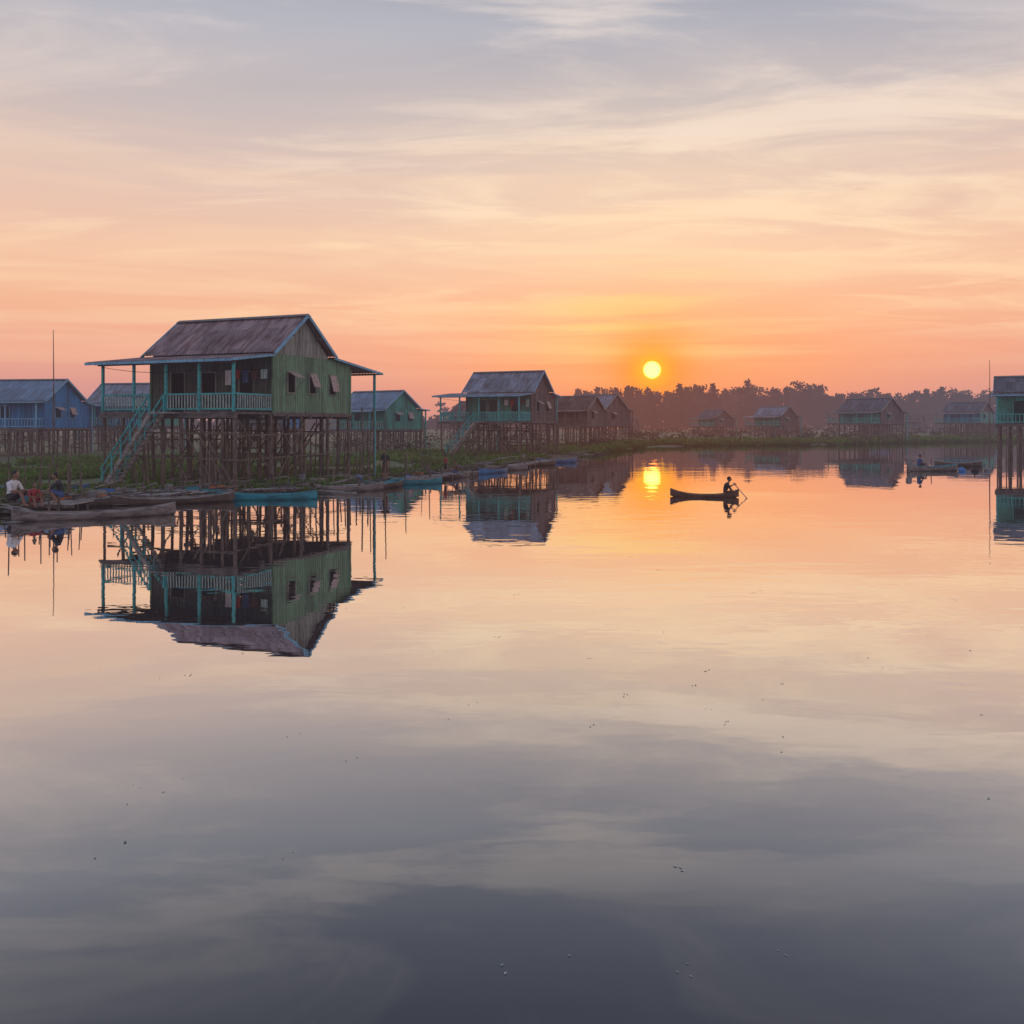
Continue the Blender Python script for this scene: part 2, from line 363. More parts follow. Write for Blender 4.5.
# ------------------------------------------------------------ houses
def stilt_house(name, loc, yaw, W=7.5, D1=4.8, D2=6.9, D3=10.0, P=2.8, fl=3.73, ev=6.88, rg=8.68, pe=6.13, re=6.15,
                dl=0.5, roof='roof_grey', proof=None, side='wall_green', front='wall_greygreen', gable='wall_gable',
                trim='trim_teal', verge='trim_blue', bal='pale', wins=((1.15, 1.8), (3.0, 3.6), (4.85, 5.45)), stairs=True, near=True, sp=1.6, seed=1, wz=(4.7, 5.75)):
    r = random.Random(seed); E = empty(name, loc, yaw); pitch = 0.2 if near else 0.5
    proof = proof or roof; yr = D1 / 2
    # roofs
    mb = MB()
    oh = 0.38
    es = ev - 0.03
    mb.corr((-W - oh, -0.30, es - 0.22), (oh, -0.30, es - 0.22), (-W - oh, yr, rg), (oh, yr, rg), pitch)
    mb.corr((oh, D1 + 0.2, es - 0.10), (-W - oh, D1 + 0.2, es - 0.10), (oh, yr, rg), (-W - oh, yr, rg), pitch)
    mb.obj('roof', M[roof], E)
    mb = MB()
    # ridge cap
    mb.beam((-W - oh - 0.03, yr - 0.1, rg + 0.0), (oh + 0.03, yr - 0.1, rg + 0.0), 0.26, 0.03, (0, -0.5, 1))
    mb.beam((-W - oh - 0.03, yr + 0.1, rg + 0.003), (oh + 0.03, yr + 0.1, rg + 0.003), 0.26, 0.03, (0, 0.5, 1))
    mb.obj('ridge_cap', M['metal'], E)
    mb = MB()
    mb.corr((-W - dl - 0.6, -P - 0.45, pe), (0.12, -P - 0.45, pe), (-W - dl - 0.25, 0.0, es - 0.26), (0.12, 0.0, es - 0.26), pitch)
    mb.obj('porch_roof', M[proof], E)
    if D3 > D1 + 0.5:
        mb = MB(); mb.corr((0.30, D3, re), (-W - 0.3, D3, re), (0.30, D1 + 0.05, es - 0.14), (-W - 0.3, D1 + 0.05, es - 0.14), pitch); mb.obj('rear_roof', M[proof], E)
    # verge + eave trim
    mb = MB(); vw = 0.15
    for x in (oh + 0.03, -W - oh - 0.03):
        mb.beam((x, -0.34, es - 0.30), (x, yr, rg - 0.02), 0.04, vw); mb.beam((x, yr, rg - 0.02), (x, D1 + 0.25, es - 0.18), 0.04, vw)
    mb.beam((0.33, D1 + 0.1, es - 0.20), (0.33, D3 + 0.02, re - 0.07), 0.04, 0.12)
    mb.obj('verge_boards', M[verge], E)
    mb = MB()
    mb.beam((-W - dl - 0.6, -P - 0.45, pe - 0.07), (0.13, -P - 0.45, pe - 0.07), 0.04, 0.12)
    mb.beam((0.15, -P - 0.45, pe - 0.06), (0.15, 0.0, es - 0.34), 0.04, 0.11)
    if D3 > D1 + 0.5: mb.beam((-W - 0.3, D3, re - 0.07), (0.3, D3, re - 0.07), 0.04, 0.1)
    mb.obj('eave_boards', M['trim_blue' if near else verge], E)
    # rafters
    mb = MB()
    x = -W - dl
    while x < 0.1:
        mb.beam((x, -P - 0.4, pe - 0.10), (x, 0, es - 0.38), 0.06, 0.09); x += 1.0
    for y_, z_ in ((-P, pe + 0.02),): mb.beam((-W - dl - 0.2, y_, z_ - 0.12), (0.05, y_, z_ - 0.12), 0.09, 0.12)
    mb.beam((-0.06, D3 - 0.3, re - 0.10), (-W, D3 - 0.3, re - 0.10), 0.09, 0.1)
    for yy in (D1 * 0.25, D1 * 0.75): mb.beam((-W - oh, yy, (es + rg) / 2 - 0.2), (oh, yy, (es + rg) / 2 - 0.2), 0.08, 0.1)
    mb.obj('rafters', M['stilt'], E)
    # walls
    def side_top(s):   # s measured along y
        if s <= yr: return (es - 0.26) + (rg - 0.05 - es + 0.26) * s / yr
        if s <= D1: return rg - 0.05 - (rg - 0.05 - es + 0.22) * (s - yr) / (D1 - yr)
        return (es - 0.22) - (es - 0.16 - re) * (s - D1) / (D3 - D1)
    mb = MB(); st = None if near else 0.5
    ops = [(a, b, wz[0], wz[1]) for a, b in wins]
    mb.wall((0, 0), (0, D2), fl, lambda s: min(side_top(s), ev - 0.3), ops, pitch, step=st)
    mb.obj('side_wall', M[side], E)
    mb = MB()
    mb.wall((0.012, 0), (0.012, D1), ev - 0.3, lambda s: max(side_top(s), ev - 0.3), (), 0.3, 0.008, step=0.1 if near else 0.4)
    mb.wall((-W, D1), (-W, 0), ev - 0.3, lambda s: max(side_top(D1 - s), ev - 0.3), (), 0.3, 0.008, step=0.1 if near else 0.4)
    mb.obj('gable_wall', M[gable], E)
    mb = MB()
    xd = W - 5.8 if W > 7 else W * 0.25
    fo = [(xd - 0.45, xd + 0.45, fl, fl + 2.05), (W - 4.3, W - 3.4, fl + 0.9, fl + 2.0), (W - 2.0, W - 1.1, fl + 0.9, fl + 2.0)]
    if not near: fo = fo[:2]
    mb.wall((-W, 0), (0, 0), fl, lambda s: es - 0.26, fo, pitch if near else 0.5, 0.012, step=st)
    mb.wall((-W, D2), (-W, 0), fl, lambda s: min(side_top(D2 - s), ev - 0.3), (), pitch, step=st)
    mb.wall((0, D2), (-W, D2), fl, lambda s: re + 0.1, (), pitch, step=st)
    mb.obj('front_wall', M[front], E)
    # window frames, shutters, bars
    mb = MB(); sh = MB()
    for i, (a, b, z0, z1) in enumerate(ops):
        for p, q in (((a, z0), (b, z0)), ((a, z1), (b, z1))):
            mb.beam((0.03, p[0] - 0.06, p[1]), (0.03, q[0] + 0.06, q[1]), 0.07, 0.06)
        for yy in (a, b): mb.beam((0.028, yy, z0), (0.028, yy, z1), 0.05, 0.06)
        th = math.radians((62, 22, 14)[i % 3]); L = (z1 - z0) * (0.6, 0.72, 0.85)[i % 3]
        top = Vector((0.08, 0, z1)); bot = Vector((0.08 + math.sin(th) * L, 0, z1 - math.cos(th) * L))
        sh.beam(top + Vector((0, (a + b) / 2, 0)), bot + Vector((0, (a + b) / 2, 0)), (b - a), 0.03, up=(1, 0, 0.2))
        mb.beam((0.05, b - 0.05, z0), bot + Vector((0, b - 0.05, 0)), 0.03)
    for (a, b, z0, z1) in fo:
        for s_ in (a, b): mb.beam((-W + s_, -0.03, z0), (-W + s_, -0.03, z1), 0.07, 0.05)
        mb.beam((-W + a, -0.03, z1), (-W + b, -0.03, z1), 0.06, 0.07)
    mb.obj('window_frames', M['wall_gable' if near else trim], E); sh.obj('shutters', M['shutter'], E)
    # corner posts of walls
    mb = MB()
    for x, y_ in ((0.03, -0.03), (0.03, D2), (-W - 0.03, -0.03)): mb.beam((x, y_, fl - 0.1), (x, y_, es - 0.3 if y_ < 1 else re), 0.1)
    mb.obj('corner_boards', M[side], E)
    # floor
    mb = MB()
    mb.box((-W - dl, -P, fl - 0.12), (0, -0.01, fl - 0.02)); mb.box((-W, 0.0, fl - 0.13), (-0.02, D2, fl - 0.03))
    y_ = -P
    while y_ < D2 + 0.1: mb.beam((-W - dl - 0.12, y_, fl - 0.22), (0.12, y_, fl - 0.22), 0.12, 0.16); y_ += (D2 + P) / 5
    mb.box((-W - dl - 0.05, -P - 0.06, fl - 0.16), (0.05, -P - 0.003, fl + 0.0))
    mb.box((0.02, 0, fl - 0.2), (0.06, D2, fl - 0.0))
    mb.obj('deck', M['wood'], E)
    # porch posts
    mb = MB(); n = 4 if near else 3
    xs = [-W - dl + 0.05 + (W + dl - 0.15) * i / n for i in range(n + 1)]
    for i, x in enumerate(xs): mb.beam((x, -P + 0.05, fl), (x, -P + 0.05, pe - 0.02), 0.11)
    mb.beam((-0.06, D3 - 0.3, 0), (-0.06, D3 - 0.3, re - 0.1), 0.12)
    mb.beam((-W + 0.06, D3 - 0.3, 0), (-W + 0.06, D3 - 0.3, re - 0.1), 0.12)
    mb.obj('porch_posts', M[trim], E)
    # railing
    mb = MB(); b2 = MB(); gap = (-5.0, -4.1) if stairs else (99, 99)
    segs = [((-W - dl, -P + 0.05), (min(0, gap[0]), -P + 0.05))] if stairs else [((-W - dl, -P + 0.05), (0, -P + 0.05))]
    if stairs: segs.append(((gap[1], -P + 0.05), (0, -P + 0.05)))
    segs += [((0.0, -P + 0.05), (0.0, 0)), ((-W - dl + 0.05, -P), (-W - dl + 0.05, 0))]
    for a, b in segs:
        a, b = Vector((*a, 0)), Vector((*b, 0)); L = (b - a).length
        for z in (0.12, 0.82): mb.beam(a + Vector((0, 0, fl + z)), b + Vector((0, 0, fl + z)), 0.06, 0.07)
        k = max(2, int(L / (0.17 if near else 0.3)))
        for i in range(1, k): p = a.lerp(b, i / k); b2.beam(p + Vector((0, 0, fl + 0.15)), p + Vector((0, 0, fl + 0.79)), 0.05, 0.03)
    mb.obj('railing', M[trim], E); b2.obj('balusters', M[bal], E)
    # stilts
    mb = MB()
    yy = [-P + 0.1, -0.1, D1 * 0.5, D1, D2 - 0.05]
    for j, y_ in enumerate(yy):
        x = -W - (dl if j == 0 else 0) + 0.1
        while x < 0.15:
            rr = r.uniform(0.06, 0.11); lx, ly = r.uniform(-.12, .12), r.uniform(-.1, .1)
            mb.cyl((x + lx, y_ + ly, -0.6), (x, y_, fl - 0.12), rr, rr * 0.85, 8 if near else 5); x += sp * r.uniform(0.85, 1.1)
        mb.cyl((-0.05, y_, -0.6), (-0.05, y_, fl - 0.12), 0.1, 0.09, 8 if near else 5)
    for i in range(34 if near else 5):
        x, y_ = r.uniform(-W, 0.2), r.uniform(-P, D3); mb.cyl((x, y_, -0.6), (x + r.uniform(-.25, .25), y_ + r.uniform(-.15, .15), fl - r.uniform(0.1, 1.8)), 0.05, 0.035, 5)
    for i in range(4 if near else 2):   # rear deck poles
        y_ = D2 + (D3 - D2) * (i + 1) / 5; mb.cyl((0.1, y_, -0.6), (0.05, y_, r.uniform(2.5, 4.4)), 0.05, 0.04, 6)
    for j, y_ in enumerate(yy[:4] if near else yy[:1]):
        for z in (r.uniform(1.1, 1.7), r.uniform(2.3, 2.8)):
            if z < fl - .3: mb.beam((-W - 0.1, y_ - 0.1, z + r.uniform(-.15, .15)), (0.1, y_ - 0.1, z), 0.05, 0.08)
        hb_ = min(3.2, fl - .3)
        for i in range(5 if near else 2): x = r.uniform(-W, -2); s_ = r.choice((-1, 1)); mb.beam((x, y_ - 0.16, 0.5 if s_ > 0 else hb_), (x + 1.9, y_ - 0.16 - .01 * i, hb_ if s_ > 0 else 0.5), 0.04, 0.07)
    for z in (fl * .4, fl * .7): mb.beam((0.07, -P, z), (0.07, D2, z + 0.1), 0.05, 0.07)
    for ya_, yb_, za_, zb_ in ((0.3, D1 * .5, 0.6, fl - .5), (D1 * .5, 0.3, 0.6, fl - .5), (D1 * .5, D1, 0.6, fl - .5), (-P + .2, -.1, fl - .5, .6)): mb.beam((0.12, ya_, za_), (0.12, yb_, zb_), 0.04, 0.06)
    mb.obj('stilts', M['stilt'], E)
    if near:   # storage shelf and stacked timber under the floor
        mb = MB()
        for i in range(9): y_ = 1.2 + i * 0.22; mb.box((-W * .6, y_, 1.9 + .01 * (i % 2)), (-W * .15, y_ + .18, 1.93 + .01 * (i % 2)))
        for i in range(12): x = r.uniform(-W, -1.5); y_ = r.uniform(-P + .5, D2); mb.beam((x, y_, .25 + r.uniform(0, .3)), (x + r.uniform(1, 2.6), y_ + r.uniform(-.6, .6), .3 + r.uniform(0, .5)), .16, .04)
        mb.obj('stored_timber', M['wood'], E)
    if stairs:
        mb = MB(); x0, x1 = -4.05, -6.9; ya, yb = -P - 0.95, -P - 0.1
        for y_ in (ya, yb):
            mb.beam((x0, y_, fl - 0.1), (x1, y_, 0.15), 0.05, 0.2)
        n = 16
        for i in range(n + 1):
            t = i / n; x = x0 + (x1 - x0) * t; z = fl - 0.05 + (0.2 - fl) * t; mb.box((x - 0.13, ya + 0.03, z - 0.02), (x + 0.13, yb - 0.03, z + 0.02))
        mb.box((x0 - 0.1, ya - 0.05, fl - 0.1), (x0 + 0.9, -P - 0.065, fl - 0.02))
        mb.obj('stairs', M['wood_light'], E)
        mb = MB()
        for y_ in (ya - 0.03, yb + 0.03):
            mb.beam((x0, y_, fl + 0.8), (x1 - 0.1, y_, 1.0), 0.06, 0.07); mb.beam((x0, y_, fl + 0.35), (x1 - 0.1, y_, 0.6), 0.04, 0.05)
            for i in range(6):
                t = i / 5; x = x0 + (x1 - x0) * t; z = fl + (0.2 - fl) * t; mb.beam((x, y_, z - 0.1), (x, y_, z + 0.8), 0.06)
        mb.obj('stair_rails', M[trim], E)
    if near:
        cols = ['cl_white', 'cl_red', 'cl_blue', 'cl_brown', 'pale']
        x = -3.0
        for i in range(5):
            mb = MB(); x += r.uniform(0.45, 0.6); z = pe - 0.35; h = r.uniform(0.4, 0.75); wd = r.uniform(0.28, 0.42); k = 6
            for c in range(k):
                a0_, a1_ = x + wd * c / k, x + wd * (c + 1) / k
                o0, o1 = 0.03 * math.sin(c * 1.7), 0.03 * math.sin((c + 1) * 1.7)
                mb.quad((a0_, -0.5 + o0, z - h), (a1_, -0.5 + o1, z - h + 0.02), (a1_, -0.5, z), (a0_, -0.5, z))
            mb.obj('laundry', M[cols[i]], E)
        mb = MB(); mb.cyl((-3.2, -0.5, pe - 0.34), (0, -0.5, pe - 0.34), 0.01, seg=4)
        for i in range(10):   # sagging light cord
            t0, t1 = i / 10, (i + 1) / 10; f = lambda t: (-W - dl + 8 * t, -P, pe - 0.2 - 0.35 * 4 * t * (1 - t)); mb.cyl(f(t0), f(t1), 0.012, seg=4)
        mb.obj('cords', M['dark'], E)
    return E

# main green house
stilt_house('stilt_house', (-11.6, 43.0, 0), math.atan2(-.37, .93), roof='roof_rust', proof='roof_rust', seed=3, sp=1.2)
# second house
stilt_house('stilt_house', (1.75, 81.5, 0), math.radians(-24), W=6.6, D1=4.6, D2=6.0, D3=7.0, P=2.6, fl=3.4, ev=6.35, rg=8.15, pe=5.75, re=5.9, dl=1.5,
            roof='roof_grey', side='wall_wood', front='wall_teal', gable='wall_wood', verge='trim_blue', wins=((1.2, 2.0), (3.6, 4.4)), wz=(4.3, 5.3), bal='trim_teal', seed=5)
# brown pair
stilt_house('wooden_stilt_house', (9.8, 116, 0), math.radians(-28), W=5.4, D1=5, D2=6, D3=7, fl=3.0, ev=5.4, rg=6.9, pe=4.9, re=5.0, P=2.2, roof='roof_brown', side='wall_wood', front='wall_wood',
            gable='wall_wood', trim='stilt', verge='wood_light', wins=((1.5, 2.4),), wz=(3.9, 4.9), bal='stilt', near=False, stairs=False, seed=6, sp=1.2)
stilt_house('wooden_stilt_house', (13.6, 130, 0), math.radians(-45), W=6, D1=5, D2=6, D3=7, fl=3.0, ev=5.6, rg=7.6, pe=5.0, re=5.2, P=2.2, roof='roof_grey', side='wall_wood', front='wall_wood',
            gable='wall_wood', trim='stilt', verge='wood_light', wins=((1.5, 2.4),), wz=(3.9, 4.9), bal='stilt', near=False, stairs=False, seed=7, sp=1.2)
# teal house behind the main house
stilt_house('stilt_house', (-13.2, 92, 0), math.radians(-34), W=6.5, D1=5.2, D2=6, D3=7, fl=2.6, ev=5.0, rg=6.7, pe=4.5, re=4.7, P=2.2, roof='roof_blue', side='wall_teal', front='wall_teal',
            gable='wall_teal', wins=((1.5, 2.4), (3.6, 4.4)), wz=(3.4, 4.4), near=False, stairs=False, seed=8)
# blue house on the left
stilt_house('stilt_house', (-42.2, 80, 0), math.radians(-8), W=9, D1=5.6, D2=6.5, D3=7.5, fl=2.8, ev=5.5, rg=7.3, pe=5.15, re=5.0, P=1.0, dl=0.2, roof='roof_blue', side='wall_blue', front='wall_blue',
            gable='wall_blue', trim='trim_blue', verge='trim_blue', wins=((1.5, 2.4), (3.6, 4.4)), wz=(3.7, 4.7), bal='trim_blue', near=False, stairs=False, seed=9, sp=1.1)
stilt_house('stilt_house', (-37.5, 92, 0), math.radians(-10), W=7, D1=5.2, D2=6, D3=7, fl=3.0, ev=5.6, rg=7.5, pe=5.1, re=5.2, P=2.0, roof='roof_grey', side='wall_teal', front='wall_blue',
            gable='wall_blue', trim='trim_teal', wins=((1.5, 2.4),), wz=(3.9, 4.9), near=False, stairs=False, seed=10, sp=1.1)
# right-edge teal house
stilt_house('stilt_house', (50.0, 75.8, 0), math.radians(-30), W=7.4, D1=5, D2=6, D3=7, fl=3.2, ev=6.2, rg=7.5, pe=5.75, re=5.7, P=1.0, dl=0.15, roof='roof_dark', side='wall_teal', front='wall_teal',
            gable='wall_teal', trim='trim_teal', verge='trim_blue', wins=((1.5, 2.4),), wz=(4.2, 5.2), bal='trim_teal', near=False, stairs=False, seed=12, sp=0.8)
# distant row on the far bank: x, y, yaw, W, roof, side, front, scale, floor height, ridge height
far = [(60.3, 145, -58, 8.0, 'roof_dark', 'wall_wood', 'wall_teal', 1.0, 3.3, 7.5), (86.5, 164, -50, 6.5, 'roof_dark', 'wall_teal', 'wall_blue', 1.0, 3.4, 7.3), (50, 165, -52, 6.5, 'roof_grey', 'wall_wood', 'wall_teal', 0.9, 3.2, 7.2),
       (44, 192, -55, 5.0, 'roof_dark', 'wall_wood', 'wall_teal', 0.95, 2.8, 6.6), (66, 215, 30, 5.0, 'roof_brown', 'wall_wood', 'wall_wood', 0.8, 2.2, 6.6), (99, 232, 0, 6.0, 'roof_blue', 'wall_blue', 'wall_wood', 0.8, 2.0, 6.4), (113, 246, -40, 5, 'roof_brown', 'wall_wood', 'wall_wood', 0.9, 2.6, 6.8),
       (129, 236, -50, 6.5, 'roof_grey', 'wall_wood', 'wall_blue', 0.95, 3, 7), (-17, 130, -20, 7.0, 'roof_grey', 'wall_wood', 'wall_blue', 1.0, 2.4, 6.7), (-7, 146, -50, 5.5, 'roof_brown', 'wall_wood', 'wall_wood', 1.0, 2.8, 7.0),
       (-68, 130, -8, 7.0, 'roof_grey', 'wall_blue', 'wall_wood', 1.0, 3, 7), (-52, 125, 10, 7.0, 'roof_grey', 'wall_wood', 'wall_wood', 1.0, 2.6, 6.9), (-29, 112, -10, 7.0, 'roof_grey', 'wall_blue', 'wall_wood', 0.9, 3, 6.9), (107, 196, 12, 4.6, 'roof_brown', 'wall_wood', 'wall_wood', 0.75, 2, 6),
       (31, 228, -30, 5, 'roof_brown', 'wall_wood', 'wall_wood', 0.75, 2, 6.4)]
for i, (x, y, yw, W_, rf, sd, fr_, sc, fl_, rg_) in enumerate(far):
    E = stilt_house('wooden_stilt_house', (x, y, 0), math.radians(yw), W=W_, D1=5, D2=6, D3=7.4, fl=fl_, ev=fl_ + 2.3, rg=rg_, pe=fl_ + 1.75, re=fl_ + 1.8, P=2.3, dl=0.6, roof=rf, side=sd, front=fr_,
                gable='wall_wood', trim='trim_teal' if i % 2 == 0 or i < 4 else 'stilt', verge='wood_light', wins=((1.5, 2.4),), wz=(fl_ + .8, fl_ + 1.7), bal='trim_teal' if i < 4 else 'stilt', near=False, stairs=False, seed=30 + i, sp=1.0)
    E.scale = (sc, sc, sc)

# ------------------------------------------------------------ boats
def hull(name, E, L, B, H, sheer, mat, inner):
    n = 22; prof = 5
    def st(t, off):
        b = max(0.015, (B / 2 - off) * (1 - abs(t) ** 2.4) ** 0.75); kz = 0.0 + off + 0.55 * sheer * abs(t) ** 4 - 0.06; gz = H + sheer * abs(t) ** 2.6
        pts = []
        for i in range(-prof, prof + 1):
            u = i / prof; x = b * math.copysign(abs(math.sin(abs(u) * math.pi / 2)) ** 0.8, u); z = kz + (gz - kz) * abs(u) ** 2.2
            pts.append((t * (L / 2 - off * 1.5), x, z))
        return pts
    for nm, off, mt in (('hull', 0, mat), ('hull_inside', 0.035, inner)):
        mb = MB()
        for j in range(n + 1): mb.v += st(-1 + 2 * j / n, off)
        k = 2 * prof + 1
        for j in range(n):
            for i in range(k - 1): a = j * k + i; mb.f.append((a, a + 1, a + k + 1, a + k))
        mb.obj(nm, M[mt], E, smooth=True)
    mb = MB()
    for sgn in (-1, 1):
        for j in range(n):
            p = [st(-1 + 2 * q / n, 0.015)[-1 if sgn > 0 else 0] for q in (j, j + 1)]
            mb.beam((p[0][0], p[0][1], p[0][2] + 0.006), (p[1][0], p[1][1], p[1][2] + 0.006), 0.055, 0.03)
    for t in (-0.6, -0.2, 0.2, 0.6):
        b = (B / 2 - 0.05) * (1 - abs(t) ** 2.4) ** 0.75; z = H * 0.72; mb.box((t * L / 2 - 0.1, -b * 0.93, z - 0.015), (t * L / 2 + 0.1, b * 0.93, z + 0.015))
    for s_ in (-1, 1): mb.box((s_ * L * 0.43 - 0.16, -0.12, H + sheer * 0.55 - 0.02), (s_ * L * 0.43 + 0.16, 0.12, H + sheer * 0.55 + 0.012))
    mb.obj('gunwale_and_thwarts', M[inner], E)
def boat(name, loc, yaw, L=4.2, B=0.95, H=0.28, sheer=0.18, mat='boat_wood', inner='wood'):
    E = empty(name, loc, math.radians(yaw)); hull(name, E, L, B, H, sheer, mat, inner); return E

boat('wooden_boat', (-10.2, 37.0, -0.02), 6, 4.1, 0.95, 0.23, 0.16, 'boat_teal', 'boat_teal')
boat('canoe', (-13.9, 29.7, 0), 30, 5.0, 0.85, 0.20, 0.22, 'boat_grey', 'wood_light')
boat('canoe', (-13.4, 35.2, 0), 24, 4.6, 0.9, 0.22, 0.18, 'boat_wood', 'wood_light')
boat('canoe', (-16.9, 34.0, 0), 12, 4.2, 0.9, 0.24, 0.18, 'boat_wood', 'boat_grey')
boat('canoe', (8.3, 38.3, -0.03), -12, 2.9, 0.62, 0.13, 0.24, 'boat_wood', 'boat_wood')
boat('motorboat', (28.2, 59.5, 0), 8, 3.7, 1.1, 0.30, 0.18, 'boat_grey', 'boat_teal')
boat('motorboat', (33.2, 66, 0), -20, 3.2, 1.0, 0.26, 0.16, 'boat_wood', 'wood_light')
boat('wooden_boat', (-3.6, 52.0, 0), 25, 2.4, 0.8, 0.24, 0.15, 'boat_grey', 'wood_light')
boat('wooden_boat', (-20.4, 38.7, 0.05), 15, 3.6, 0.9, 0.3, 0.15, 'boat_blue', 'boat_blue')
boat('wooden_boat', (-21.3, 36.3, 0.03), 5, 3.2, 0.85, 0.26, 0.15, 'boat_teal', 'boat_blue')
boat('wooden_boat', (-17.6, 36.6, 0.05), 40, 3.2, 0.85, 0.26, 0.15, 'boat_grey', 'wood_light')
boat('wooden_boat', (-7.6, 41.4, 0.0), 30, 3.4, 0.85, 0.24, 0.16, 'boat_grey', 'wood_light')
boat('wooden_boat', (-6.3, 43.9, 0.0), 60, 3.0, 0.85, 0.26, 0.15, 'boat_wood', 'boat_teal')
boat('wooden_boat', (-5.0, 46.4, 0.0), 20, 2.8, 0.8, 0.26, 0.15, 'boat_teal', 'wood_light')
boat('wooden_boat', (-1.2, 57, 0.0), 60, 3.6, 0.9, 0.28, 0.15, 'boat_blue', 'wood')
boat('wooden_boat', (-.4, 60.5, 0.0), 10, 3.0, 0.9, 0.26, 0.15, 'boat_grey', 'wood_light')
boat('wooden_boat', (1.8, 67, 0.0), 30, 3.6, 0.9, 0.28, 0.15, 'boat_wood', 'wood_light')
boat('wooden_boat', (3.6, 72, 0.0), 20, 3.6, 0.9, 0.28, 0.15, 'boat_blue', 'wood_light')

E = empty('outboard_motor', (26.5, 59.25, 0.35), math.radians(8))
mb = MB(); mb.box((-0.14, -0.12, 0.12), (0.16, 0.12, 0.42)); mb.box((-0.11, -0.09, 0.42), (0.12, 0.09, 0.5)); mb.obj('cowling', M['metal'], E)
mb = MB(); mb.beam((0, 0, 0.12), (-0.12, 0, -0.5), 0.07, 0.1); mb.cyl((0.16, 0, 0.3), (0.55, 0.05, 0.36), 0.02); mb.obj('shaft_and_tiller', M['dark'], E)

